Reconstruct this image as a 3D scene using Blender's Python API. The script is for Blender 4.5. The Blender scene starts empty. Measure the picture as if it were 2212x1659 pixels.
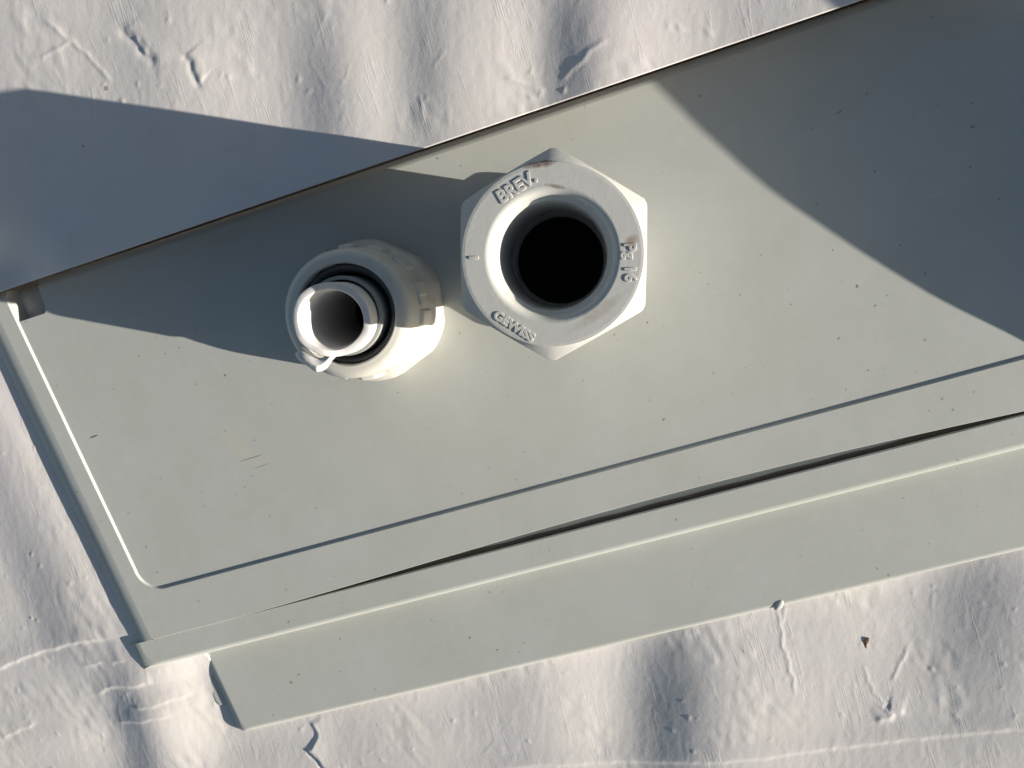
import bpy, bmesh, math, random
import numpy as np
from mathutils import Vector, Matrix
from mathutils.geometry import tessellate_polygon

random.seed(4)
S = 1.0 / 8900.0            # metres per layout unit; the panel face is the plane z = 0
scene = bpy.context.scene
col = scene.collection

# ------------------------------------------------------------------ camera
cam_d = bpy.data.cameras.new('camera')
cam = bpy.data.objects.new('camera', cam_d)
col.objects.link(cam)
AX = Vector((0.95154773, -0.2740731, -0.13943043))     # box axes seen from the lens (x right, y down, z forward)
AY = Vector((0.28863697, 0.95244896, 0.09762007))
AZ = Vector((0.10604534, -0.13313493, 0.98540828))
right = Vector((AX[0], -AY[0], -AZ[0]))
down = Vector((AX[1], -AY[1], -AZ[1]))
fwd = Vector((AX[2], -AY[2], -AZ[2]))
M = Matrix((right, -down, -fwd)).transposed().to_4x4()
M.translation = Vector((0, 0, 1661 * S))
cam.matrix_world = M
cam_d.sensor_width = 36.0
cam_d.lens = 36.0 * 1661.0 / 2212.0
cam_d.clip_start = 0.002
cam_d.clip_end = 50.0
scene.camera = cam

# ------------------------------------------------------------------ light
ELEV = math.radians(12.0)
AZI = math.radians(26.0)
LH = Vector((-math.cos(AZI), math.sin(AZI), 0))
LIGHT = Vector((LH.x * math.cos(ELEV), LH.y * math.cos(ELEV), -math.sin(ELEV)))
world = bpy.data.worlds.new('World')
scene.world = world
world.use_nodes = True
wn = world.node_tree
sky = wn.nodes.new('ShaderNodeTexSky')
sky.sky_type = 'NISHITA'
sky.sun_disc = False
sky.sun_elevation = ELEV
sky.sun_rotation = math.atan2(-LH.x, -LH.y)
bg = wn.nodes['Background']
wn.links.new(sky.outputs[0], bg.inputs[0])
bg.inputs[1].default_value = 0.05
sun_d = bpy.data.lights.new('sun', 'SUN')
sun_d.energy = 5.0
sun_d.angle = math.radians(0.45)
sun_d.color = (1.0, 0.93, 0.82)
sun = bpy.data.objects.new('sun', sun_d)
sun.rotation_euler = LIGHT.to_track_quat('-Z', 'Y').to_euler()
sun.location = (0.4, -0.2, 0.5)
col.objects.link(sun)
scene.view_settings.view_transform = 'Standard'
scene.view_settings.look = 'None'
scene.view_settings.exposure = 0.98
scene.view_settings.gamma = 1.0
scene.view_settings.use_curve_mapping = False
scene.cycles.max_bounces = 8
scene.cycles.diffuse_bounces = 4

# ------------------------------------------------------------------ helpers
def mesh_object(name, verts, faces, mat, parent=None, smooth=None):
    me = bpy.data.meshes.new(name)
    me.from_pydata([(v[0] * S, v[1] * S, v[2] * S) for v in verts], [], faces)
    bm = bmesh.new()
    bm.from_mesh(me)
    bmesh.ops.remove_doubles(bm, verts=bm.verts, dist=0.02 * S)
    bmesh.ops.recalc_face_normals(bm, faces=bm.faces)
    if smooth is not None:
        for f in bm.faces:
            f.smooth = abs(f.normal.z) < 0.9998
        for e in bm.edges:
            if len(e.link_faces) == 2 and e.calc_face_angle(0) > math.radians(smooth):
                e.smooth = False
    bm.to_mesh(me)
    bm.free()
    me.materials.append(mat)
    o = bpy.data.objects.new(name, me)
    col.objects.link(o)
    if parent is not None:
        o.parent = parent
        o.matrix_parent_inverse = Matrix.Translation(-parent.location)
    return o

def empty(name, loc, label, cat):
    o = bpy.data.objects.new(name, None)
    o.empty_display_size = 0.01
    o.location = Vector(loc) * S
    col.objects.link(o)
    o['label'] = label
    o['category'] = cat
    return o

class MB:
    def __init__(self):
        self.v, self.f = [], []
    def add(self, verts, faces):
        n = len(self.v)
        self.v += [tuple(p) for p in verts]
        self.f += [tuple(i + n for i in q) for q in faces]
    def strip(self, rows, closed=False):
        """rows: list of equal-length point lists, joined with quads"""
        n = len(rows[0])
        vs = [p for r in rows for p in r]
        fs = []
        for i in range(len(rows) - 1):
            for j in range(n if closed else n - 1):
                k = (j + 1) % n
                fs.append((i * n + j, i * n + k, (i + 1) * n + k, (i + 1) * n + j))
        self.add(vs, fs)
    def fill(self, loops, z):
        polys = [[Vector((p[0], p[1], 0)) for p in l] for l in loops]
        tris = tessellate_polygon(polys)
        flat = [(p[0], p[1], z) for l in loops for p in l]
        self.add(flat, [tuple(t) for t in tris])
    def build(self, name, mat, parent=None, smooth=None):
        return mesh_object(name, self.v, self.f, mat, parent, smooth)

def lathe(mb, cx, cy, prof, n=96, rfun=None):
    rows = []
    for (r, z) in prof:
        row = []
        for i in range(n):
            a = 2 * math.pi * i / n
            rr = r if rfun is None else rfun(a, r, z)
            row.append((cx + rr * math.cos(a), cy + rr * math.sin(a), z))
        rows.append(row)
    mb.strip(rows, closed=True)

def circle(cx, cy, r, n=96):
    return [(cx + r * math.cos(2 * math.pi * i / n), cy + r * math.sin(2 * math.pi * i / n)) for i in range(n)]

def lin(a, b, n):
    return [a + (b - a) * i / (n - 1) for i in range(n)]

# ------------------------------------------------------------------ materials
class NT:
    def __init__(self, name):
        self.m = bpy.data.materials.new(name)
        self.m.use_nodes = True
        self.t = self.m.node_tree
        self.b = self.t.nodes['Principled BSDF']
        self.co = self.t.nodes.new('ShaderNodeTexCoord').outputs['Object']
    def n(self, typ, **kw):
        nd = self.t.nodes.new(typ)
        for k, v in kw.items():
            setattr(nd, k, v)
        return nd
    def l(self, a, b):
        self.t.links.new(a, b)
    def noise(self, scale, detail=3.0, rough=0.55, dist=0.0, vec=None):
        nd = self.n('ShaderNodeTexNoise')
        nd.inputs['Scale'].default_value = scale
        nd.inputs['Detail'].default_value = detail
        nd.inputs['Roughness'].default_value = rough
        nd.inputs['Distortion'].default_value = dist
        self.l(vec if vec is not None else self.co, nd.inputs['Vector'])
        return nd.outputs['Fac']
    def ramp(self, fac, p0, p1, c0=(0, 0, 0, 1), c1=(1, 1, 1, 1)):
        nd = self.n('ShaderNodeValToRGB')
        nd.color_ramp.elements[0].position = p0
        nd.color_ramp.elements[1].position = p1
        nd.color_ramp.elements[0].color = c0
        nd.color_ramp.elements[1].color = c1
        self.l(fac, nd.inputs[0])
        return nd.outputs[0]
    def mix(self, fac, a, b, mode='MIX'):
        nd = self.n('ShaderNodeMix', data_type='RGBA', blend_type=mode)
        for s, v in ((0, fac), (6, a), (7, b)):
            if isinstance(v, bpy.types.NodeSocket):
                self.l(v, nd.inputs[s])
            elif s == 0:
                nd.inputs[0].default_value = v
            else:
                nd.inputs[s].default_value = (*v, 1.0)
        return nd.outputs[2]
    def math(self, op, a, b=0.0):
        nd = self.n('ShaderNodeMath', operation=op)
        for i, v in enumerate((a, b)):
            if isinstance(v, bpy.types.NodeSocket):
                self.l(v, nd.inputs[i])
            else:
                nd.inputs[i].default_value = v
        return nd.outputs[0]
    def mapping(self, rot=0.0, scale=(1, 1, 1), loc=(0, 0, 0)):
        nd = self.n('ShaderNodeMapping')
        nd.inputs['Rotation'].default_value = (0, 0, rot)
        nd.inputs['Scale'].default_value = scale
        nd.inputs['Location'].default_value = loc
        self.l(self.co, nd.inputs['Vector'])
        return nd.outputs[0]
    def bump(self, height, strength, dist, prev=None):
        nd = self.n('ShaderNodeBump')
        nd.inputs['Strength'].default_value = strength
        nd.inputs['Distance'].default_value = dist
        self.l(height, nd.inputs['Height'])
        if prev is not None:
            self.l(prev, nd.inputs['Normal'])
        return nd.outputs[0]
    def specks(self, scale, size, keep, seed=0.0):
        """small irregular dots scattered sparsely: 0..1 mask"""
        mp = self.mapping(rot=seed, loc=(seed, seed * 0.7, seed * 1.3))
        nz = self.n('ShaderNodeTexNoise')
        nz.inputs['Scale'].default_value = scale * 3
        self.l(mp, nz.inputs['Vector'])
        wob = self.n('ShaderNodeVectorMath', operation='SCALE')
        self.l(nz.outputs['Color'], wob.inputs[0])
        wob.inputs['Scale'].default_value = 0.35 / scale
        add = self.n('ShaderNodeVectorMath', operation='ADD')
        self.l(mp, add.inputs[0])
        self.l(wob.outputs[0], add.inputs[1])
        vo = self.n('ShaderNodeTexVoronoi')
        vo.voronoi_dimensions = '2D'
        vo.inputs['Scale'].default_value = scale
        self.l(add.outputs[0], vo.inputs['Vector'])
        sep = self.n('ShaderNodeSeparateColor')
        self.l(vo.outputs['Color'], sep.inputs[0])
        k = self.math('GREATER_THAN', sep.outputs[0], 1.0 - keep)
        sz = self.math('MULTIPLY', sep.outputs[1], size)
        d = self.math('LESS_THAN', vo.outputs['Distance'], sz)
        return self.math('MULTIPLY', d, k)

def plastic(name, base, rough=0.42, specks=True, grime=0.0, bump=0.03, spec=0.4):
    t = NT(name)
    big = t.noise(38, 3, 0.6)
    c2 = tuple(v * 0.93 for v in base[:2]) + (base[2] * 0.90,)
    c = t.mix(t.ramp(big, 0.35, 0.7), base, c2)
    fine = t.noise(1400, 2, 0.6)
    c = t.mix(t.math('MULTIPLY', fine, 0.10), c, tuple(v * 0.55 for v in base))
    if specks:
        s1 = t.specks(130, 0.036, 0.20, 0.3)
        s2 = t.specks(300, 0.10, 0.14, 1.1)
        msk = t.ramp(t.noise(24, 2), 0.42, 0.62)
        s2 = t.math('MULTIPLY', s2, msk)
        c = t.mix(t.math('MULTIPLY', s1, 0.55), c, (0.13, 0.115, 0.085))
        c = t.mix(t.math('MULTIPLY', s2, 0.7), c, (0.12, 0.10, 0.07))
        # faint scuffs and a dusty bloom
        sc = t.ramp(t.noise(520, 3, 0.6, 0.2, t.mapping(rot=-0.35, scale=(0.12, 1, 1))), 0.66, 0.74)
        sc = t.math('MULTIPLY', sc, t.ramp(t.noise(45, 2), 0.48, 0.62))
        c = t.mix(t.math('MULTIPLY', sc, 0.16), c, (0.74, 0.74, 0.70))
        du = t.ramp(t.noise(260, 5, 0.75), 0.45, 0.75)
        c = t.mix(t.math('MULTIPLY', du, 0.14), c, (0.62, 0.61, 0.57))
    if grime:
        g = t.ramp(t.noise(55, 5, 0.65, 0.6), 0.56, 0.78)
        c = t.mix(t.math('MULTIPLY', g, grime), c, (0.20, 0.13, 0.07))
    t.l(c, t.b.inputs['Base Color'])
    t.b.inputs['Roughness'].default_value = rough
    t.b.inputs['Specular IOR Level'].default_value = spec
    h = t.math('ADD', t.noise(900, 3, 0.6), t.math('MULTIPLY', t.noise(120, 3, 0.6), 1.5))
    t.l(t.bump(h, bump, 0.0006), t.b.inputs['Normal'])
    return t

MAT_BOX = plastic('grey_box_plastic', (0.495, 0.503, 0.472), 0.45, True, 0.0, 0.025).m
MAT_FIT = plastic('pale_fitting_plastic', (0.555, 0.55, 0.525), 0.42, False, 0.25, 0.05).m
MAT_GLAND = plastic('offwhite_gland_plastic', (0.60, 0.58, 0.54), 0.38, False, 0.45, 0.05).m
MAT_PIPE = plastic('white_conduit_plastic', (0.66, 0.645, 0.635), 0.40, False, 0.12, 0.08).m
MAT_SLEEVE = plastic('grey_sleeve_plastic', (0.30, 0.31, 0.30), 0.42, False, 0.0, 0.04).m
MAT_RUBBER = plastic('dark_rubber', (0.13, 0.125, 0.12), 0.6, False, 0.0, 0.08).m
MAT_GASKET = plastic('brown_gasket', (0.10, 0.082, 0.066), 0.75, False, 0.0, 0.2).m
MAT_FLAKE = plastic('rust_brown_flake', (0.30, 0.17, 0.11), 0.8, False, 0.0, 0.3).m

def fitting_with_stains():
    t = plastic('pale_fitting_plastic_stained', (0.555, 0.55, 0.525), 0.42, False, 0.0, 0.05)
    src = t.b.inputs['Base Color'].links[0].from_socket
    c = src
    def stain(c, x, y, rot, lx, ly, colr, amt):
        mp = t.n('ShaderNodeMapping', vector_type='TEXTURE')
        mp.inputs['Location'].default_value = (x * S, y * S, 0)
        mp.inputs['Rotation'].default_value = (0, 0, rot)
        mp.inputs['Scale'].default_value = (lx * S, ly * S, 1)
        t.l(t.co, mp.inputs['Vector'])
        sep = t.n('ShaderNodeSeparateXYZ')
        t.l(mp.outputs[0], sep.inputs[0])
        r2 = t.math('ADD', t.math('MULTIPLY', sep.outputs[0], sep.outputs[0]), t.math('MULTIPLY', sep.outputs[1], sep.outputs[1]))
        nz = t.math('MULTIPLY', t.noise(700, 4, 0.7), 1.5)
        f = t.ramp(t.math('SUBTRACT', t.math('ADD', r2, nz), 0.45), 0.25, 1.0, (1, 1, 1, 1), (0, 0, 0, 1))
        return t.mix(t.math('MULTIPLY', f, amt), c, colr)
    c = stain(c, -36, 206, -0.2, 36, 9, (0.10, 0.035, 0.015), 0.95)
    c = stain(c, -18, 163, -0.45, 24, 5, (0.20, 0.13, 0.08), 0.75)
    c = stain(c, 74, 42, 0.9, 17, 14, (0.22, 0.14, 0.08), 0.6)
    c = stain(c, -10, -52, 0.35, 75, 14, (0.22, 0.14, 0.08), 0.30)
    t.l(c, t.b.inputs['Base Color'])
    return t.m
MAT_HEX = fitting_with_stains()

def panel_material():
    """box plastic with the rubbed ochre smear and the two scratches on the panel"""
    t = plastic('grey_panel_plastic', (0.495, 0.503, 0.472), 0.45, True, 0.0, 0.025)
    c = t.b.inputs['Base Color'].links[0].from_socket
    def local(x, y, rot, lx, ly):
        mp = t.n('ShaderNodeMapping', vector_type='TEXTURE')
        mp.inputs['Location'].default_value = (x * S, y * S, 0)
        mp.inputs['Rotation'].default_value = (0, 0, rot)
        mp.inputs['Scale'].default_value = (lx * S, ly * S, 1)
        t.l(t.co, mp.inputs['Vector'])
        sep = t.n('ShaderNodeSeparateXYZ')
        t.l(mp.outputs[0], sep.inputs[0])
        return t.math('ADD', t.math('MULTIPLY', sep.outputs[0], sep.outputs[0]), t.math('MULTIPLY', sep.outputs[1], sep.outputs[1]))
    f = t.ramp(local(-885, -130, -0.95, 70, 26), 0.0, 1.0, (1, 1, 1, 1), (0, 0, 0, 1))
    c = t.mix(t.math('MULTIPLY', f, 0.22), c, (0.62, 0.50, 0.33))
    for (x, y, r, lx, ly, a) in ((-866, -162, 0.02, 34, 1.1, 0.75), (-845, -186, 0.03, 26, 0.9, 0.55), (-1222, -10, 0.05, 13, 2.2, 0.9),
                                 (-430, -470, -0.9, 14, 1.0, 0.7), (560, 180, 0.4, 10, 1.6, 0.6), (-40, 240, 0.5, 8, 1.2, 0.5)):
        f = t.ramp(local(x, y, r, lx, ly), 0.5, 1.0, (1, 1, 1, 1), (0, 0, 0, 1))
        c = t.mix(t.math('MULTIPLY', f, a), c, (0.11, 0.095, 0.07))
    t.l(c, t.b.inputs['Base Color'])
    return t.m
MAT_PANEL = panel_material()

def membrane_material():
    t = NT('white_coated_membrane')
    base = (0.665, 0.63, 0.62)
    c = t.mix(t.ramp(t.noise(30, 4, 0.6), 0.35, 0.7), base, (0.655, 0.625, 0.59))
    c = t.mix(t.ramp(t.noise(14, 2, 0.5), 0.5, 0.75), c, (0.63, 0.585, 0.595))
    gr = t.ramp(t.noise(75, 5, 0.7, 0.5), 0.52, 0.78)
    c = t.mix(t.math('MULTIPLY', gr, 0.22), c, (0.47, 0.43, 0.40))
    s = t.specks(70, 0.05, 0.05, 2.1)
    c = t.mix(t.math('MULTIPLY', s, 0.7), c, (0.28, 0.20, 0.14))
    t.l(c, t.b.inputs['Base Color'])
    t.b.inputs['Roughness'].default_value = 0.36
    t.b.inputs['Specular IOR Level'].default_value = 0.45
    st = t.noise(1700, 4, 0.75, 0.6, t.mapping(rot=-0.28, scale=(1.0, 0.5, 1)))
    h = t.math('ADD', st, t.math('MULTIPLY', t.noise(2600, 3, 0.6), 0.5))
    n1 = t.bump(h, 0.24, 0.00014)
    def crinkle(scale, rot, sc, lo, hi):
        v = t.n('ShaderNodeTexNoise')
        v.inputs['Scale'].default_value = scale
        v.inputs['Detail'].default_value = 2.0
        v.inputs['Distortion'].default_value = 0.3
        t.l(t.mapping(rot=rot, scale=sc, loc=(rot, sc[1], 0)), v.inputs['Vector'])
        d = t.math('ABSOLUTE', t.math('SUBTRACT', v.outputs['Fac'], 0.5))
        line = t.ramp(d, 0.0, 0.012, (1, 1, 1, 1), (0, 0, 0, 1))
        return t.math('MULTIPLY', line, t.ramp(t.noise(60, 2, 0.5, 0, t.mapping(rot=rot * 2, loc=(rot * 3, 1, 0))), lo, hi))
    cr = t.math('ADD', crinkle(150, -0.28, (1.0, 0.28, 1), 0.48, 0.62), crinkle(170, 0.5, (1.0, 0.35, 1), 0.56, 0.66))
    cr = t.math('ADD', cr, crinkle(230, -1.1, (1.0, 0.3, 1), 0.58, 0.68))
    def scratch(rot, scale, lo):
        f = t.noise(scale, 1, 0.4, 0.0, t.mapping(rot=rot, scale=(1.0, 0.045, 1), loc=(rot, 0.3, 0)))
        m = t.ramp(t.noise(95, 2, 0.5, 0, t.mapping(rot=rot, scale=(1.0, 0.5, 1), loc=(2 * rot, 1, 0))), lo, lo + 0.06)
        return t.math('MULTIPLY', t.ramp(t.math('ABSOLUTE', t.math('SUBTRACT', f, 0.5)), 0.0, 0.03, (1, 1, 1, 1), (0, 0, 0, 1)), m)
    cr = t.math('ADD', t.math('MULTIPLY', cr, 0.12), t.math('ADD', scratch(-0.2, 620, 0.56), t.math('ADD', scratch(0.35, 560, 0.60), scratch(-0.9, 560, 0.63))))
    cr = t.math('MULTIPLY', cr, 4.0)
    pits = t.specks(330, 0.22, 0.05, 3.3)
    n2 = t.bump(t.math('ADD', t.math('MULTIPLY', cr, 0.25), t.math('MULTIPLY', pits, 2.2)), 0.16, 0.00012, n1)
    t.l(n2, t.b.inputs['Normal'])
    return t.m
MAT_MEMBRANE = membrane_material()

# ------------------------------------------------------------------ box outline
BACK_Y, FRONT_Y = 372.0, -519.0
XR = 1120.0
def xl(y):                       # outer left side of the box (slightly splayed)
    return -1426.0 + (151.0 - y) * (69.0 / 663.0)
def xr(y):
    return XR + (y - 151.0) * (69.0 / 663.0)
PANEL_U = 140.0
RIM_Z = 4.3
LEFT_R = 100.0
BR = 22.0
LID_FRONT = -590.0
PLATE_FRONT = -817.0
PLATE_Z = -28.0

# ------------------------------------------------------------------ coated membrane the box is bedded in
def build_membrane():
    st = 3.2
    def axis(a, b):
        core = np.arange(a, b, st)
        g, lo, hi, step = [], [a], [core[-1]], st
        while lo[-1] > a - 3000:
            step *= 1.22
            lo.append(lo[-1] - step)
        step = st
        while hi[-1] < b + 3000:
            step *= 1.22
            hi.append(hi[-1] + step)
        return np.concatenate([np.array(lo[1:])[::-1], core, np.array(hi[1:])])
    xs, ys = axis(-1900, 820), axis(-1340, 1020)
    X, Y = np.meshgrid(xs, ys)
    rng = np.random.default_rng(11)
    NX, NY = 1024, 1024
    def field(lx, ly, rot, seed):
        """smooth random field, correlation lengths lx, ly (layout units), unit variance"""
        r = np.random.default_rng(seed)
        fx = np.fft.fftfreq(NX, 3.2)
        fy = np.fft.fftfreq(NY, 3.2)
        FX, FY = np.meshgrid(fx, fy)
        c, s = math.cos(rot), math.sin(rot)
        A, B = c * FX + s * FY, -s * FX + c * FY
        flt = np.exp(-2 * (math.pi ** 2) * ((A * lx) ** 2 + (B * ly) ** 2) / 2)
        f = np.fft.ifft2(np.fft.fft2(r.standard_normal((NY, NX))) * flt).real
        f /= f.std()
        ix = (X / 3.2) % NX
        iy = (Y / 3.2) % NY
        x0 = np.floor(ix).astype(int) % NX
        y0 = np.floor(iy).astype(int) % NY
        tx, ty = ix - np.floor(ix), iy - np.floor(iy)
        x1, y1 = (x0 + 1) % NX, (y0 + 1) % NY
        return (f[y0, x0] * (1 - tx) * (1 - ty) + f[y0, x1] * tx * (1 - ty) + f[y1, x0] * (1 - tx) * ty + f[y1, x1] * tx * ty)
    def sstep(a, b, v):
        t = np.clip((v - a) / (b - a), 0, 1)
        return t * t * (3 - 2 * t)
    XL = -1426.0 + (151.0 - Y) * (69.0 / 663.0)
    # level: just under the rim on the left, lower by the cover plate, swelling up behind the back edge
    U = X - XL                                   # distance in from the box's left side
    U2 = X - (-1214.0 + (-572.0 - Y) * 0.105)    # distance in from the flange beside the cover
    Zl = -9.0 - 6.0 * sstep(-150, -560, Y) + 4.0 * sstep(40, -20, U) - 12.0 * sstep(-40, -220, U)
    Zc = -37.0 + 2.0 * sstep(20, -30, U2) - 6.0 * sstep(-40, -180, U2)
    k = sstep(-200, -10, U2)
    w = k * sstep(-540, -660, Y) + (1 - k) * sstep(-420, -940, Y)
    Z = Zl * (1 - w) + Zc * w
    front = sstep(PLATE_FRONT + 120, PLATE_FRONT - 60, Y)
    Z = Z * (1 - front) + front * (-46.0 + 10.0 * sstep(-850, -1300, Y))
    swell = (Y > BACK_Y).astype(float)
    fall = sstep(-1020, -1300, X) * (1 - sstep(400, 560, Y))
    lip = 114.0 - 84.0 * fall
    Z = Z * (1 - swell) + swell * lip
    # broad folds: local slopes seen as lighter and darker bands
    def fold(px, py, w, ly, amp, rot=0.0):
        c, s = math.cos(rot), math.sin(rot)
        dx, dy = X - px, Y - py
        w, ly = w * 1.65, ly * 1.25
        u, v = (c * dx + s * dy) / w, (-s * dx + c * dy) / ly
        return amp * w * u * np.exp(-u * u / 2) * np.exp(-v * v / 2)
    F = np.zeros_like(X)
    R = -0.28
    for (px, py, w, ly, a) in (
            (-1400, -740, 46, 150, 0.27), (-1250, -730, 50, 110, -0.16), (-1620, -760, 150, 260, 0.09), (-113, -970, 60, 170, 0.20), (-300, -975, 80, 150, -0.13),
            (597, -900, 85, 150, 0.20), (420, -1060, 90, 150, -0.08), (157, -1097, 80, 130, -0.13), (-640, -960, 110, 180, -0.07),
            (-408, 520, 48, 100, 0.20), (-300, 560, 55, 150, -0.09), (-212, 520, 46, 120, 0.17), (-130, 470, 42, 120, -0.10),
            (-20, 455, 36, 110, -0.13), (70, 440, 40, 100, 0.20), (240, 420, 70, 110, -0.13), (-760, 690, 60, 120, 0.06),
            (-620, 660, 70, 120, -0.06), (-1560, -150, 110, 200, -0.06), (-1570, -420, 90, 160, 0.07), (-1620, -640, 80, 140, -0.06),
            (-900, 720, 70, 140, -0.05), (-990, 560, 80, 140, 0.10)):
        F += fold(px, py, w, ly, a, R)
    away = sstep(0, 26, np.maximum(np.abs(Y - (BACK_Y - 10)), 0))
    Z += 0.60 * F
    # paint skin: streaky relief and lumps
    Z += 0.05 * field(8, 24, R, 1) + 0.045 * field(4.5, 8, R, 2) + 0.03 * field(3.0, 3.4, 0, 3)
    crumple = sstep(0.3, 1.6, field(60, 60, 0, 5))
    Z += crumple * (0.28 * field(9, 16, 0.3, 6))
    spine = sstep(1.2, 2.4, np.abs(field(10, 42, R, 7)))
    Z += 0.16 * spine
    wr = field(34, 60, 0.4, 8)
    Z += 0.15 * np.exp(-(wr / 0.05) ** 2) * sstep(0.1, 1.0, field(70, 70, 0, 9))
    wr2 = field(50, 30, -0.5, 10)
    Z += 0.12 * np.exp(-(wr2 / 0.05) ** 2) * sstep(0.2, 1.0, field(80, 80, 0, 12))
    # blisters
    def local(px, py, r):
        i0, i1 = np.searchsorted(xs, [px - r, px + r])
        j0, j1 = np.searchsorted(ys, [py - r, py + r])
        return slice(j0, j1), slice(i0, i1)
    for k in range(720):
        px, py = rng.uniform(-1880, 800), rng.uniform(-1320, 1000)
        if -1330 < px and FRONT_Y < py < BACK_Y:
            continue
        s = rng.uniform(2.6, 5.0)
        a = rng.uniform(0.4, 1.3) * (0.4 + rng.random() ** 2)
        el = rng.uniform(1.0, 2.2)
        sl = local(px, py, 30)
        th = rng.uniform(0, 3.14)
        dx, dy = X[sl] - px, Y[sl] - py
        u = math.cos(th) * dx + math.sin(th) * dy
        v = -math.sin(th) * dx + math.cos(th) * dy
        Z[sl] += a * np.exp(-(u / s) ** 2 - (v / (s * el)) ** 2)
    # creases, lap seam and splits: (points, height, width, one-sided)
    def crease(pts, h, w, step=0.0, jag=2.0):
        P = [np.array(p, float) for p in pts]
        fine = []
        for a, b in zip(P[:-1], P[1:]):
            m = max(2, int(np.linalg.norm(b - a) / 14))
            for i in range(m):
                fine.append(a + (b - a) * i / m + rng.normal(0, jag, 2))
        fine.append(P[-1])
        x0 = min(p[0] for p in fine) - 70
        x1 = max(p[0] for p in fine) + 70
        y0 = min(p[1] for p in fine) - 70
        y1 = max(p[1] for p in fine) + 70
        i0, i1 = np.searchsorted(xs, [x0, x1])
        j0, j1 = np.searchsorted(ys, [y0, y1])
        sl = (slice(j0, j1), slice(i0, i1))
        x, y = X[sl], Y[sl]
        best = np.full_like(x, 1e9)
        sgn = np.zeros_like(x)
        par = np.zeros_like(x)
        tot = len(fine) - 1
        for i in range(tot):
            a, b = fine[i], fine[i + 1]
            d = b - a
            L = max(1e-6, d @ d)
            t = np.clip(((x - a[0]) * d[0] + (y - a[1]) * d[1]) / L, 0, 1)
            ex, ey = x - a[0] - t * d[0], y - a[1] - t * d[1]
            dd = np.hypot(ex, ey)
            up = dd < best
            best = np.where(up, dd, best)
            sgn = np.where(up, np.sign(d[0] * ey - d[1] * ex), sgn)
            par = np.where(up, (i + t) / tot, par)
        env = np.clip(np.minimum(par, 1 - par) * 8, 0.15, 1)
        Z[sl] += env * 0.34 * h * np.exp(-(best / w) ** 2)
        if step:
            s = sgn * best
            Z[sl] += env * 0.34 * step * (1 / (1 + np.exp(-s / 2.2))) * np.exp(-(np.maximum(s, 0) / 34) ** 2)
    crease([(-1900, -515), (-1712, -501), (-1625, -490), (-1563, -484), (-1461, -485), (-1350, -494)], 3.0, 4.5, 7.0)
    crease([(-1484, -544), (-1421, -550), (-1350, -555)], 2.0, 4.0, 3.0)
    crease([(-1478, -632), (-1441, -619), (-1391, -622), (-1301, -631)], 2.5, 4.5, 6.0)
    crease([(-1393, -684), (-1331, -690), (-1272, -685), (-1225, -684)], 2.0, 4.0, 4.0)
    crease([(-1455, -712), (-1379, -723), (-1328, -722), (-1287, -725)], 2.0, 4.0, 4.0)
    crease([(-1788, -686), (-1738, -676), (-1667, -668)], 2.0, 4.5, 3.5)
    crease([(-700, -1035), (-459, -1068), (-165, -1127), (66, -1160), (290, -1185), (632, -1221), (800, -1240)], 1.5, 4.5, 5.5, 1.2)
    crease([(189, -815), (185, -865), (178, -913), (181, -958), (172, -1040)], 2.6, 4.0, 0, 3)
    crease([(205, -820), (190, -860)], 2.0, 3.5, 0, 3)
    crease([(443, -978), (427, -1011), (388, -1058)], 2.6, 4.0, 0, 2)
    crease([(340, -1000), (345, -1070), (360, -1110)], 1.8, 4.0, 0, 3)
    crease([(335, -1139), (360, -1136), (372, -1124), (400, -1136)], 5.0, 7.0, 5.0, 3)
    crease([(-961, -830), (-958, -857), (-959, -881), (-983, -900), (-1002, -906)], 4.0, 5.0, 6.0, 2)
    crease([(-1002, -906), (-987, -923), (-977, -952), (-960, -990)], -9.0, 4.5, 6.0, 2)
    crease([(-775, 790), (-753, 748), (-743, 730), (-730, 690)], -7.0, 10.0, 5.0, 4)
    crease([(-745, 765), (-735, 720)], 5.0, 5.0, 0, 3)
    crease([(-665, 700), (-659, 677), (-658, 649), (-648, 628)], -6.0, 7.0, 5.0, 3)
    crease([(-930, 860), (-880, 800), (-850, 740), (-830, 690)], 3.0, 4.5, 0, 3)
    crease([(-880, 800), (-960, 790)], 2.2, 4.0, 0, 3)
    crease([(40, 410), (110, 445), (150, 455)], 3.0, 5.0, 0, 1.5)
    crease([(-60, 450), (-20, 420), (10, 400)], 2.4, 4.5, 0, 2)
    crease([(-230, 470), (-235, 420)], 2.0, 4.0, 0, 2)
    for k in range(150):
        px, py = rng.uniform(-1850, 780), rng.choice([rng.uniform(-1300, -620), rng.uniform(430, 950)])
        L = rng.uniform(18, 75)
        th = rng.normal(math.pi / 2 - 0.28, 0.45)
        crease([(px, py), (px + L * math.cos(th), py + L * math.sin(th))], rng.uniform(0.3, 1.1), rng.uniform(2.4, 3.6), 0, 1.2)
    # pocket under the box
    inb = (U > 56) & (X < XR - 70) & (Y > LID_FRONT + 22) & (Y < BACK_Y - 6.42)
    inp = (U2 > 60) & (X < 1040) & (Y > PLATE_FRONT + 18) & (Y < FRONT_Y)
    Z = np.where(inb | inp, -960.0, Z)
    ny, nx = X.shape
    Ys = Y - np.where(Y > BACK_Y, BACK_Y * np.maximum(Z, 0) / 1661.0, 0.0)   # the swollen lip leans out over the back edge
    und = (Y > BACK_Y - 3.21) & (Y <= BACK_Y) & (XL < X)
    far = (Y > BACK_Y - 6.42) & (Y <= BACK_Y - 3.21) & (XL < X)
    behind = (Y > BACK_Y) & (Y < BACK_Y + 800)
    low = np.where(behind, Z, 1e9).min(axis=0)
    low = np.array([low[max(0, i - 30):i + 31].min() for i in range(len(low))]) - 8.0
    L2 = low[None, :]
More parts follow.
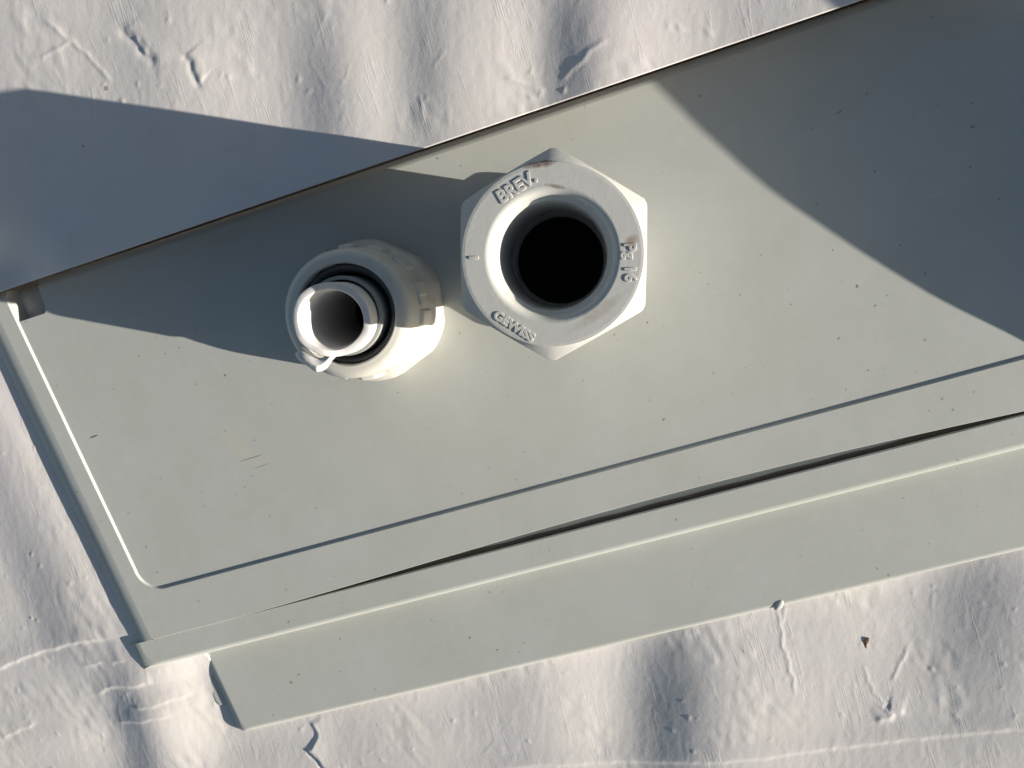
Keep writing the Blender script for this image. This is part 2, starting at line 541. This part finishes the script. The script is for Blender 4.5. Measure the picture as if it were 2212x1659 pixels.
    Ys = np.where(und, BACK_Y * (1 - L2 / 1661.0) + 7.0, Ys)      # folded edge and undercut below the lip
    Ys = np.where(far, BACK_Y + 620.0, Ys)
    Z = np.where(und, L2, np.where(far, L2 - 45.0, Z))
    co = np.stack([X, Ys, Z], -1).reshape(-1, 3) * S
    idx = np.arange(nx * ny).reshape(ny, nx)
    deep = (inb | inp)
    q = np.stack([idx[:-1, :-1], idx[:-1, 1:], idx[1:, 1:], idx[1:, :-1]], -1)
    alld = deep[:-1, :-1] & deep[:-1, 1:] & deep[1:, 1:] & deep[1:, :-1]
    # keep a coarse sealed floor: drop only cells fully inside
    q = q[~alld]
    me = bpy.data.meshes.new('ground_membrane')
    me.vertices.add(len(co))
    me.vertices.foreach_set('co', co.astype(np.float32).ravel())
    me.loops.add(q.size)
    me.loops.foreach_set('vertex_index', q.ravel().astype(np.int32))
    me.polygons.add(len(q))
    me.polygons.foreach_set('loop_start', (np.arange(len(q)) * 4).astype(np.int32))
    me.polygons.foreach_set('loop_total', np.full(len(q), 4, np.int32))
    me.update(calc_edges=True)
    me.polygons.foreach_set('use_smooth', np.ones(len(q), bool))
    bm = bmesh.new()
    bm.from_mesh(me)
    loose = [v for v in bm.verts if not v.link_faces]
    bmesh.ops.delete(bm, geom=loose, context='VERTS')
    bm.to_mesh(me)
    bm.free()
    me.materials.append(MAT_MEMBRANE)
    o = bpy.data.objects.new('ground_membrane', me)
    o['kind'] = 'structure'
    o['label'] = 'white coated wrinkled membrane the grey box is bedded in'
    col.objects.link(o)
build_membrane()

# unseen block added past the right edge to cast the panel's big shadow
def build_shade_block():
    DW, t = 1250.0, math.tan(ELEV)
    h = Vector((-LH.x, -LH.y, 0))
    a = Vector((math.sin(AZI), math.cos(AZI), 0))
    prof = [(700, -420), (620, -290), (520, -125), (420, 36), (330, 168), (245, 306), (185, 430), (125, 565), (70, 705), (15, 878), (-60, 1070), (-140, 1180), (-260, 1230)]
    top = []
    for i in range(len(prof) - 1):
        p0 = prof[max(i - 1, 0)]; p1 = prof[i]; p2 = prof[i + 1]; p3 = prof[min(i + 2, len(prof) - 1)]
        for k in range(6):
            s = k / 6.0
            q = [0.5 * (2 * p1[j] + (p2[j] - p0[j]) * s + (2 * p0[j] - 5 * p1[j] + 4 * p2[j] - p3[j]) * s * s + (3 * p1[j] - p0[j] - 3 * p2[j] + p3[j]) * s ** 3) for j in (0, 1)]
            top.append((q[0], (DW - q[1]) * t))
    rows = [[], [], [], []]
    for (aa, z) in top:
        for r, (d, zz) in enumerate(((DW, -40), (DW, z), (DW + 160, z - 6), (DW + 160, -40))):
            p = h * d + a * aa
            rows[r].append((p.x, p.y, zz))
    mb = MB()
    mb.strip(rows)
    mb.add([rows[r][0] for r in range(4)], [(0, 1, 2, 3)])
    mb.add([rows[r][-1] for r in range(4)], [(3, 2, 1, 0)])
    o = mb.build('added_shade_block', MAT_MEMBRANE, None, 40)
    o['kind'] = 'structure'
    o['label'] = 'white block added out of view to shade the right of the box'
build_shade_block()

# ------------------------------------------------------------------ junction box
HEX_C = (-56.0, 59.0)
GL_C = (-471.0, 75.0)
box = empty('junction_box', (0, 0, -900), 'large light grey plastic junction box lying in the white wrinkled membrane', 'junction box')

def bow(x):                      # the wall bows inwards along the lid seam
    t = (x + 1063.0) / (1010.0 + 1063.0)
    if t <= 0 or t >= 1:
        return 0.0
    return 27.0 * math.sin(math.pi * t ** 1.15) ** 1.25

def build_body():
    mb = MB()
    ys = lin(FRONT_Y, BACK_Y, 30)
    prof = [(LEFT_R * (1 - math.cos(p)), RIM_Z - LEFT_R * (1 - math.sin(p))) for p in lin(0, math.pi / 2, 15)]
    # left rounded side, going down to the base
    rows = [[(xl(y), y, -900) for y in ys]] + [[(xl(y) + u, y, z) for y in ys] for (u, z) in prof]
    mb.strip(rows)
    rows = [[(xr(y), y, -900) for y in ys]] + [[(xr(y) - u, y, z) for y in ys] for (u, z) in prof]
    mb.strip(rows)
    # panel outline with rounded front corners and the knock-out notch at the back left corner
    PB, r = -402.0, 58.0
    def outline(off):
        pts = []
        o = off
        pl = lambda y: xl(y) + PANEL_U - o * 1.4
        pr = lambda y: xr(y) - PANEL_U + o
        b = PB - o
        rr = r + o
        for y in lin(BACK_Y - BR, b + rr, 24):
            pts.append((pl(y), y))
        cx, cy = pl(b + rr) + rr, b + rr
        for i in range(1, 12):
            a = math.pi + math.pi / 2 * i / 12
            pts.append((cx + rr * math.cos(a) + (pl(b) - pl(b + rr)) * (1 - abs(math.cos(a))) * 0.5, cy + rr * math.sin(a)))
        cx2 = pr(b + rr) - rr
        for x in lin(cx + 3, cx2 - 3, 70):
            pts.append((x, b))
        for i in range(1, 12):
            a = 1.5 * math.pi + math.pi / 2 * i / 12
            pts.append((cx2 + rr * math.cos(a), cy + rr * math.sin(a)))
        for y in lin(b + rr, BACK_Y - BR, 24):
            pts.append((pr(y), y))
        return pts
    L0, L1, L2, L3 = outline(0.0), outline(0.6), outline(1.4), outline(3.2)
    lvl = lambda L, z: [(p[0], p[1], z) for p in L]
    mb.strip([lvl(L0, 0.0), lvl(L1, 0.8), lvl(L2, RIM_Z - 1.6), lvl(L3, RIM_Z)])
    # rim surface
    rim = [(xl(y) + LEFT_R, y) for y in reversed(ys)]
    bot = [(x, FRONT_Y + 1.2 + bow(x)) for x in lin(xl(FRONT_Y) + LEFT_R + 4, xr(FRONT_Y) - LEFT_R - 4, 120)]
    rim[-1] = (rim[-1][0], FRONT_Y + 1.2)
    rgt = [(xr(y) - LEFT_R, y) for y in ys]
    rgt[0] = (rgt[0][0], FRONT_Y + 1.2)
    rim[0] = (rim[0][0], BACK_Y - BR)
    rgt[-1] = (rgt[-1][0], BACK_Y - BR)
    mb.fill([rim + bot + rgt + list(reversed(L3))], RIM_Z)
    # front wall below the rim (seam with the lid)
    e0 = [(p[0], p[1], RIM_Z) for p in bot]
    e1 = [(p[0], p[1] - 0.8, RIM_Z - 0.4) for p in bot]
    e2 = [(p[0], p[1] - 1.2, RIM_Z - 1.2) for p in bot]
    e3 = [(p[0], p[1] - 1.2, -34) for p in bot]
    mb.strip([e0, e1, e2, e3])
    ex0 = xl(FRONT_Y)
    mb.add([(ex0 + u, FRONT_Y, z) for (u, z) in prof] + [(ex0 + LEFT_R, FRONT_Y, -900), (ex0, FRONT_Y, -900)], [tuple(range(len(prof) + 2))])
    # inner flange seen through the gap, back wall and base
    mb.add([(ex0 + 20, FRONT_Y + 30, -13), (xr(FRONT_Y) - 20, FRONT_Y + 30, -13), (xr(FRONT_Y) - 20, FRONT_Y - 8, -13), (ex0 + 20, FRONT_Y - 8, -13)], [(0, 1, 2, 3)])
    # notch
    nu0, nu1, ny0 = xl(330) + PANEL_U, -1226.0, 294.0
    pit = -34.0
    # back edge, rounded over
    def back(x0, x1, z0, n):
        rows = []
        for p in lin(0, math.pi / 2, 7):
            rows.append([(x, BACK_Y - BR + BR * math.sin(p), z0 - BR * (1 - math.cos(p))) for x in lin(x0, x1, n)])
        rows.append([(x, BACK_Y, -900) for x in lin(x0, x1, n)])
        mb.strip(rows)
    yb = BACK_Y - BR
    back(xl(yb) + LEFT_R * 0.3, xl(yb) + PANEL_U - 3, RIM_Z, 4)
    back(nu1, xr(yb) - PANEL_U, 0.0, 40)
    back(xr(yb) - PANEL_U, xr(yb) - LEFT_R * 0.3, RIM_Z, 4)
    back(xl(yb) + PANEL_U - 3, nu1, pit, 4)
    # notch floor and walls
    xw = xl(yb) + PANEL_U - 3
    wall = [(xw, BACK_Y - BR + BR * math.sin(p), RIM_Z - BR * (1 - math.cos(p))) for p in lin(0, math.pi / 2, 7)] + [(xw, BACK_Y, -90), (xw, yb - 6, -90), (xw, yb - 6, RIM_Z)]
    mb.add(wall, [tuple(range(len(wall)))])
    arc = []
    for i in range(7):
        a = math.pi * 1.5 + math.pi / 2 * i / 6
        arc.append((nu1 - 10 + 10 * math.cos(a), ny0 + 10 + 10 * math.sin(a)))
    npath = [(xl(ny0) + PANEL_U, ny0)] + arc + [(nu1, yb)]
    mb.strip([[(p[0], p[1], 0.0) for p in npath], [(p[0], p[1], pit) for p in npath]])
    mb.strip([[(xl(y) + PANEL_U, y, 0.5) for y in (ny0, 320, yb)], [(xl(y) + PANEL_U, y, pit) for y in (ny0, 320, yb)]])
    mb.add([(xl(ny0) + PANEL_U, ny0, pit)] + [(p[0], p[1], pit) for p in arc] + [(nu1, yb, pit), (xl(yb) + PANEL_U, yb, pit)], [tuple(range(len(arc) + 3))])
    # base
    mb.add([(xl(FRONT_Y), FRONT_Y, -900), (xr(FRONT_Y), FRONT_Y, -900), (xr(BACK_Y), BACK_Y, -900), (xl(BACK_Y), BACK_Y, -900)], [(0, 1, 2, 3)])
    mb.build('body', MAT_BOX, box, 32)
    # panel with the two entry holes
    pn = MB()
    pan = [p for p in L0 if not (p[0] < -1000 and p[1] > ny0 - 0.5)]
    outer = [(nu1, yb)] + list(reversed(arc)) + [(xl(ny0) + PANEL_U, ny0)] + pan
    h1, h2 = circle(HEX_C[0], HEX_C[1], 112), circle(GL_C[0], GL_C[1], 66)
    pn.fill([outer, h1, h2], 0.0)
    for c in (h1, h2):
        pn.strip([[(p[0], p[1], 0.0) for p in c], [(p[0], p[1], -22.0) for p in c]], True)
    p = pn.build('side_panel', MAT_PANEL, box)
    # dark inside wall so that the entries look into the closed hollow of the box
build_body()

def build_lid():
    mb = MB()
    y0, y1 = FRONT_Y - 0.6, LID_FRONT
    r = 15.0
    # outline of the lid edge: left end rounded like the box, front edge rolled over
    xs_full = lin(0, 1, 90)
    def ring(off, z, dl):
        pts = []
        xa, xb = xl(y0) + 3 + dl, xr(y0) - 3 - dl
        ya = y1 + off
        cr = 34.0
        n = 12
        pts.append((xa, y0, z))
        for yy in lin(y0 - 10, ya + cr, 5):
            pts.append((xa + (y0 - yy) * 0.105, yy, z))
        x2 = xa + (y0 - ya - cr) * 0.105
        for i in range(1, n + 1):
            a = math.pi + math.pi / 2 * i / n
            pts.append((x2 + cr + cr * math.cos(a), ya + cr + cr * math.sin(a), z))
        for k in xs_full[1:]:
            x = x2 + cr + (xb - cr - x2 - cr) * k
            pts.append((x, ya, z))
        pts.append((xb, ya + cr, z))
        pts.append((xb, y0, z))
        return pts
    rows = [ring(0, -40.0, 0)]
    for p in lin(0, math.pi / 2, 10):
        rows.append(ring(r * (1 - math.cos(p)), RIM_Z - 2.2 - r * (1 - math.sin(p)), 60.0 * (1 - math.cos(p))))
    # left end rolls over with a wider radius than the front edge
    for ri, p in enumerate(lin(0, math.pi / 2, 10)):
        row = rows[ri + 1]
        for i in range(0, 18):
            w = 1.0 if i < 8 else max(0.0, 1 - (i - 7) / 10.0)
            zz = RIM_Z - 2.2 - (60.0 * w + r * (1 - w)) * (1 - math.sin(p))
            row[i] = (row[i][0], row[i][1], zz)
    mb.strip(rows)
    top = rows[-1]
    mb.add(top, [tuple(range(len(top)))])
    # upper lip of the lid edge at the seam
    a, b = top[0], top[-1]
    mb.add([(a[0], y0, RIM_Z - 2.2), (b[0], y0, RIM_Z - 2.2), (b[0], y0 + 0.5, RIM_Z - 5), (a[0], y0 + 0.5, RIM_Z - 5),
            (b[0], y0 + 0.5, -34), (a[0], y0 + 0.5, -34)], [(0, 1, 2, 3), (3, 2, 4, 5)])
    mb.add([(rows[k][0]) for k in range(len(rows))] + [(a[0], y0, -40)], [tuple(range(len(rows) + 1))])
    return mb.build('lid', MAT_BOX, box, 32)
lid = build_lid()

def bar(name, mat, parent, x0, x1, y0, y1, z0, z1, n=40, wob=0.0):
    mb = MB()
    xs = lin(x0, x1, n)
    w = [wob * math.sin(7.1 * i) for i in range(n)]
    rows = [[(x, y1 + w[i], z0) for i, x in enumerate(xs)], [(x, y1 + w[i], z1 - 2) for i, x in enumerate(xs)], [(x, y1 - 2 + w[i], z1) for i, x in enumerate(xs)],
            [(x, y0 + 2, z1) for x in xs], [(x, y0, z1 - 2) for x in xs], [(x, y0, z0) for x in xs]]
    mb.strip(rows)
    return mb.build(name, mat, parent, 35)
bar('gasket', MAT_GASKET, lid, -1150, 990, -518.6, -508.5, -34, -9.5, 120, 0.8)

def build_cover():
    mb = MB()
    xa, xb, y0, y1 = -1177.0, 1060.0, LID_FRONT + 18, PLATE_FRONT
    z, r, rl = PLATE_Z, 13.0, 24.0
    def ring(p):
        f, g = 1 - math.cos(p), 1 - math.sin(p)
        cr = 20.0
        pts = []
        ya = y1 + r * f
        def ex(y):
            return xa + rl * f + (y0 - y) * 0.105
        for y in lin(y0, ya + cr, 14):
            pts.append((ex(y), y, z - rl * g))
        x2 = ex(ya + cr)
        for i in range(1, 11):
            a = math.pi + math.pi / 2 * i / 10
            w = i / 10.0
            pts.append((x2 + cr + cr * math.cos(a), ya + cr + cr * math.sin(a), z - (rl * (1 - w) + r * w) * g))
        for k in lin(0, 1, 100)[1:]:
            pts.append((x2 + cr + (xb - x2 - cr) * k, ya, z - r * g))
        pts.append((xb, y0, z - r * g))
        return pts
    rows = [[(p[0], p[1], -300) for p in ring(0)]] + [ring(p) for p in lin(0, math.pi / 2, 10)]
    mb.strip(rows)
    top = rows[-1]
    mb.add([(p[0], p[1], z) for p in top], [tuple(range(len(top)))])
    cov = mb.build('cover', MAT_BOX, box, 32)
    # thin back layer showing beside the left end of the cover
    tb = MB()
    def ring2(p):
        f, g, rr = 1 - math.cos(p), 1 - math.sin(p), 9.0
        xq, yq, cr = -1203.0, -742.0, 16.0
        pts = []
        for y in lin(y0, yq + rr * f + cr, 8):
            pts.append((xq + rr * f + (y0 - y) * 0.105, y, -35 - rr * g))
        x2 = pts[-1][0]
        for i in range(1, 9):
            a = math.pi + math.pi / 2 * i / 8
            pts.append((x2 + cr + cr * math.cos(a), yq + rr * f + cr + cr * math.sin(a), -35 - rr * g))
        pts.append((-1090, yq + rr * f, -35 - rr * g))
        pts.append((-1090, y0, -35 - rr * g))
        return pts
    rows = [[(p[0], p[1], -120) for p in ring2(0)]] + [ring2(p) for p in lin(0, math.pi / 2, 7)]
    tb.strip(rows)
    tb.add(rows[-1], [tuple(range(len(rows[-1])))])
    tb.build('hinge_flange', MAT_BOX, box, 32)
    # small moulded lug at the front edge
    lb = MB()
    n = 20
    rings = []
    for j in range(8):
        p = math.pi / 2 * j / 7
        ring_ = []
        for i in range(n):
            a = 2 * math.pi * i / n
            u, v = 16 * math.cos(a) * math.cos(p), 9 * math.sin(a) * math.cos(p)
            c, s = math.cos(0.75), math.sin(0.75)
            ring_.append((193 + c * u - s * v, -809 + s * u + c * v, z - 3 + 5.5 * math.sin(p)))
        rings.append(ring_)
    lb.strip(rings, True)
    lb.build('moulded_lug', MAT_BOX, cov, 50)
build_cover()

# ------------------------------------------------------------------ hexagonal conduit connector
HT = 380.0
hexo = empty('hexagonal_conduit_connector', (HEX_C[0], HEX_C[1], 0), 'pale hexagonal threaded connector with raised lettering and a wide dark bore', 'conduit connector')
HA = math.radians(73.3)
RC, RR = 179.0, 150.5          # corner radius, radius of the flat top ring
def hex_r(a, corner, rnd=0.0):
    d = (a - HA) % (math.pi / 3) - math.pi / 6
    flat = corner * math.cos(math.pi / 6)
    return min(flat / math.cos(d), corner - rnd)
def build_hex():
    cx, cy = HEX_C
    n = 240
    mb = MB()
    zc = HT - 3
    rows = []
    def row(f):
        return [f(2 * math.pi * i / n) for i in range(n)]
    pol = lambda a, r, z: (cx + r * math.cos(a), cy + r * math.sin(a), z)
    # hexagonal head: plain sides, corners chamfered down from the round top face
    def side(a):
        return hex_r(a, RC, 3.0)
    cham = lambda r: max(0.0, (r - RR)) * 0.62
    rows.append(row(lambda a: pol(a, 131.0, 135)))
    rows.append(row(lambda a: pol(a, side(a) - 4, 139)))
    rows.append(row(lambda a: pol(a, side(a), 144)))
    rows.append(row(lambda a: pol(a, side(a), HT - 14 - cham(side(a)))))
    rows.append(row(lambda a: pol(a, side(a) - 1.0, HT - 10 - cham(side(a)))))
    rows.append(row(lambda a: pol(a, min(side(a) - 3.5, RR + 0.6 * max(0, side(a) - 3.5 - RR)), HT - 9 - 0.5 * cham(side(a)))))
    rows.append(row(lambda a: pol(a, min(side(a) - 4.0, RR + 0.3), HT - 7.5)))
    rows.append(row(lambda a: pol(a, min(side(a) - 4.2, RR), HT - 1.6)))
    rows.append(row(lambda a: pol(a, min(side(a) - 4.8, RR - 0.8), HT - 0.4)))
    rows.append(row(lambda a: pol(a, RR - 5.5, HT)))
    rows.append(row(lambda a: pol(a, 112.0, HT)))
    # funnel mouth
    for p in lin(0.0, 1.0, 9)[1:]:
        rr = 112 - 13.5 * math.sin(p * math.pi / 2)
        zz = HT - 16 * (1 - math.cos(p * math.pi / 2))
        rows.append(row(lambda a: pol(a, rr, zz)))
    rows.append(row(lambda a: pol(a, 97.0, HT - 26)))
    rows.append(row(lambda a: pol(a, 92.5, HT - 29)))
    rows.append(row(lambda a: pol(a, 91.5, HT - 33)))
    for k in range(7):
        zz = 120.0 - 12.0 * k
        for (rr, dz) in ((91.2, 0), (88.6, -4), (88.6, -6), (91.2, -10)):
            rows.append([pol(2 * math.pi * i / n, rr, zz + dz) for i in range(n)])
    rows.append(row(lambda a: pol(a, 91.0, 34)))
    rows.append(row(lambda a: pol(a, 94.0, 31)))
    rows.append(row(lambda a: pol(a, 110.0, 28)))
    rows.append(row(lambda a: pol(a, 110.0, -22)))
    mb.strip(rows, True)
    mb.build('hexagonal_head', MAT_HEX, hexo, 22)
    tb = MB()
    lathe(tb, cx, cy, [(136, 0.5), (136, 130), (134, 136), (112, 136)], 120)
    tb.build('neck', MAT_FIT, hexo, 40)
    cb = MB()
    lathe(cb, cx, cy, [(160, 0.5), (160, 30), (157, 35), (134, 36)], 120, lambda a, r, z: min(r, 170) if r < 140 else min(hex_r(a, 176, 12) - (160 - r), 163))
    cb.build('lock_nut', MAT_FIT, hexo, 30)

def lettering(text, x, y, rot, size, name='raised_lettering', spacing=1.0, zoff=0.0, label=None, wide=1.0):
    cu = bpy.data.curves.new('letters', 'FONT')
    cu.body = text
    cu.size = size * S
    cu.extrude = 0.45 * S
    cu.bevel_depth = 0.5 * S
    cu.bevel_resolution = 1
    cu.offset = 0.7 * S
    cu.space_character = spacing
    cu.align_x = 'CENTER'
    cu.align_y = 'CENTER'
    tmp = bpy.data.objects.new('letters', cu)
    col.objects.link(tmp)
    dg = bpy.context.evaluated_depsgraph_get()
    me = bpy.data.meshes.new_from_object(tmp.evaluated_get(dg))
    bpy.data.objects.remove(tmp)
    bpy.data.curves.remove(cu)
    me.transform(Matrix.Translation(Vector((x * S, y * S, (HT + 0.4 + zoff) * S))) @ Matrix.Rotation(rot, 4, 'Z') @ Matrix.Diagonal((wide, 1, 1, 1)))
    me.materials.clear()
    me.materials.append(MAT_HEX)
    o = bpy.data.objects.new(name, me)
    col.objects.link(o)
    o.parent = hexo
    o.matrix_parent_inverse = Matrix.Translation(-hexo.location)
    if label:
        o['label'] = label
build_hex()
R_ = math.radians
lettering('BREV.', -80, 181, R_(14), 29, spacing=0.98, label='raised letters BREV.')
lettering('GEWISS', -150, -35, R_(-49), 20, spacing=1.0, wide=1.12, label='raised letters GEWISS')
lettering('1', -182, 94, R_(-106), 21, label='raised figure 1')
lettering('Pg 16', 62, 11, R_(-105), 26, spacing=1.1, label='raised mark Pg 16')

# ------------------------------------------------------------------ cable gland
gl = empty('cable_gland', (GL_C[0], GL_C[1], 0), 'off white round cable gland holding a short white conduit, left of the hexagonal connector', 'cable gland')
def build_gland():
    cx, cy = GL_C
    GA = math.radians(20)
    def hexish(a, r, z):
        if z > 96:
            return r
        w = 1.0 if z < 70 else (96 - z) / 26.0
        d = (a - GA) % (math.pi / 3) - math.pi / 6
        hx = min(144.0 / math.cos(d), 150.0) - (150 - min(r, 150)) * 0.5
        out = r * (1 - w) + hx * w
        rib = max(0.0, min(1.0, 0.5 + 2.2 * math.sin(12 * a + 0.6)))
        return out
    def ribbed(a, r, z):
        out = hexish(a, r, z)
        if 96 < z < 162:
            out += 7.5 * max(0.0, min(1.0, 0.5 + 3.0 * math.sin(14 * a + 0.4))) * min(1.0, (162 - z) / 3.0)
        return out
    mb = MB()
    prof = [(150, 0.5), (150, 62), (149, 70), (145, 78), (140, 86), (134, 93), (132, 98), (131, 110), (130.5, 130), (129.6, 157), (129.4, 160), (129.3, 162.5), (128.5, 175), (125, 214)]
    for p in lin(0, 1, 9)[1:]:
        prof.append((125 - 21 * (1 - math.cos(p * math.pi / 2)) ** 0.9, 214 + 18 * math.sin(p * math.pi / 2)))
    prof += [(100, 233), (97.5, 231), (96.5, 226), (96, 150), (96, 120)]
    lathe(mb, cx, cy, prof, 336, ribbed)
    mb.build('compression_nut', MAT_GLAND, gl, 28)
    sb = MB()
    lathe(sb, cx, cy, [(96.5, 208), (93, 213), (88, 213), (84, 208), (80, 190), (77, 120), (96, 118)], 96)
    sb.build('rubber_seal', MAT_RUBBER, gl, 40)
    vb = MB()
    lathe(vb, cx - 3, cy - 2, [(76, 110), (76.5, 232), (75.5, 236), (73.5, 236.5), (69, 236)], 96)
    vb.build('clamp_sleeve', MAT_SLEEVE, gl, 40)
    # moulded L-shaped marks on the flank
    def mark(a0, z0, segs):
        m = MB()
        for (da0, dz0, da1, dz1) in segs:
            pts = []
            for k in range(5):
                s = k / 4.0
                a = a0 + da0 + (da1 - da0) * s
                zz = z0 + dz0 + (dz1 - dz0) * s
                pts.append((a, zz))
            horiz = abs(da1 - da0) > abs(dz1 - dz0) / 130
            ra = lambda zz: 132.0 - (zz - 98) * 0.045
            lo, hi = [], []
            for (a, zz) in pts:
                if horiz:
                    p, q = (a, zz - 2), (a, zz + 2)
                else:
                    p, q = (a - 0.016, zz), (a + 0.016, zz)
                lo.append(p); hi.append(q)
            f = lambda t, e: (cx + (ra(t[1]) + e) * math.cos(t[0]), cy + (ra(t[1]) + e) * math.sin(t[0]), t[1])
            m.strip([[f(t, -1) for t in lo], [f(t, 3.6) for t in lo], [f(t, 3.6) for t in hi], [f(t, -1) for t in hi]])
        m.build('moulded_mark', MAT_GLAND, gl, 30)
    for a in (-0.15, 0.55, 1.25):
        mark(a, 130, [(0, 0, 0, 30), (0, 30, 0.12, 30)])
build_gland()

# ------------------------------------------------------------------ conduit stub held in the gland
cs = empty('conduit_stub', (GL_C[0], GL_C[1], 60), 'short white plastic conduit stub with a torn burr, held in the gland', 'conduit')
def build_conduit():
    cx, cy = -478.0, 70.0
    n = 128
    rnd = random.Random(3)
    ph = [rnd.uniform(0, 6.28) for _ in range(6)]
    mb = MB()
    def tip(a, base):
        # roughly sawn end: slanted and slightly wavy
        return base - 17 * math.cos(a + 0.45) + 1.2 * math.sin(3 * a + ph[0]) + 0.8 * math.sin(7 * a + ph[1])
    rows = []
    spec = [(69, 40, 0), (69, 292, 1), (68, 296, 1), (64, 297.5, 1), (57, 297, 1), (54.5, 293, 1), (53.5, 280, 1), (53, 200, 0), (53, -22, 0)]
    for (r, z, t) in spec:
        row = []
        for i in range(n):
            a = 2 * math.pi * i / n
            rr = r + (0.5 * math.sin(2 * a + ph[2]) + 0.35 * math.sin(5 * a + ph[3]) if t else 0)
            row.append((cx + rr * math.cos(a), cy + rr * math.sin(a), tip(a, z) if t else z))
        rows.append(row)
    mb.strip(rows, True)
    mb.build('pipe', MAT_PIPE, cs, 35)
    # torn burr curling off the lower left of the sawn end
    bb = MB()
    pts = [(-578, 31, 272), (-566, 10, 287), (-553, -3, 279), (-545, -20, 284), (-522, -17, 274), (-506, -1, 288), (-490, 3, 279)]
    inn = [(-560, 37, 282), (-546, 24, 291), (-536, 15, 289), (-524, 9, 286), (-512, 10, 287), (-502, 12, 289), (-493, 15, 285)]
    mid = [((p[0] + q[0]) / 2 + rnd.uniform(-4, 4), (p[1] + q[1]) / 2 + rnd.uniform(-4, 4), max(p[2], q[2]) + rnd.uniform(-3, 9)) for p, q in zip(pts, inn)]
    low = [(p[0] + 2, p[1] + 3, p[2] - 6) for p in pts]
    low2 = [(q[0], q[1], q[2] - 9) for q in inn]
    bb.strip([inn, mid, pts, low, low2, inn])
    k = len(pts) - 1
    for e in (0, k):
        bb.add([inn[e], mid[e], pts[e], low[e], low2[e]], [(0, 1, 2, 3, 4)])
    b = bb.build('burr', MAT_PIPE, cs, 60)
    sd = b.modifiers.new('round', 'SUBSURF')
    sd.levels = sd.render_levels = 1
build_conduit()

# ------------------------------------------------------------------ loose chip on the membrane
def build_chip():
    mb = MB()
    o = [(-8, -16), (-3, -18), (0, -7), (7, 2), (12, 15), (4, 16), (-7, 9), (-5, -4)]
    cx, cy = 357.0, -954.0
    bpy.context.view_layer.update()
    hit = bpy.data.objects['ground_membrane'].ray_cast(Vector((cx * S, cy * S, 0.1)), Vector((0, 0, -1)))
    zz = (hit[1].z / S if hit[0] else -40.0) - 1.0
    o = [(p[0] * 0.75, p[1] * 0.75) for p in o]
    t = [(cx + p[0], cy + p[1], zz + 2.5 + 0.12 * p[0] + 0.06 * p[1]) for p in o]
    b = [(cx + p[0] * 0.9, cy + p[1] * 0.9, zz - 5) for p in o]
    mb.strip([t, b], True)
    mb.add(t + [(cx + 1, cy + 3, zz + 3.5)], [(i, (i + 1) % 8, 8) for i in range(8)])
    ob = mb.build('paint_chip', MAT_FLAKE, None, 30)
    ob['label'] = 'tiny rust brown chip lying on the white membrane below the box'
    ob['category'] = 'chip'
build_chip()
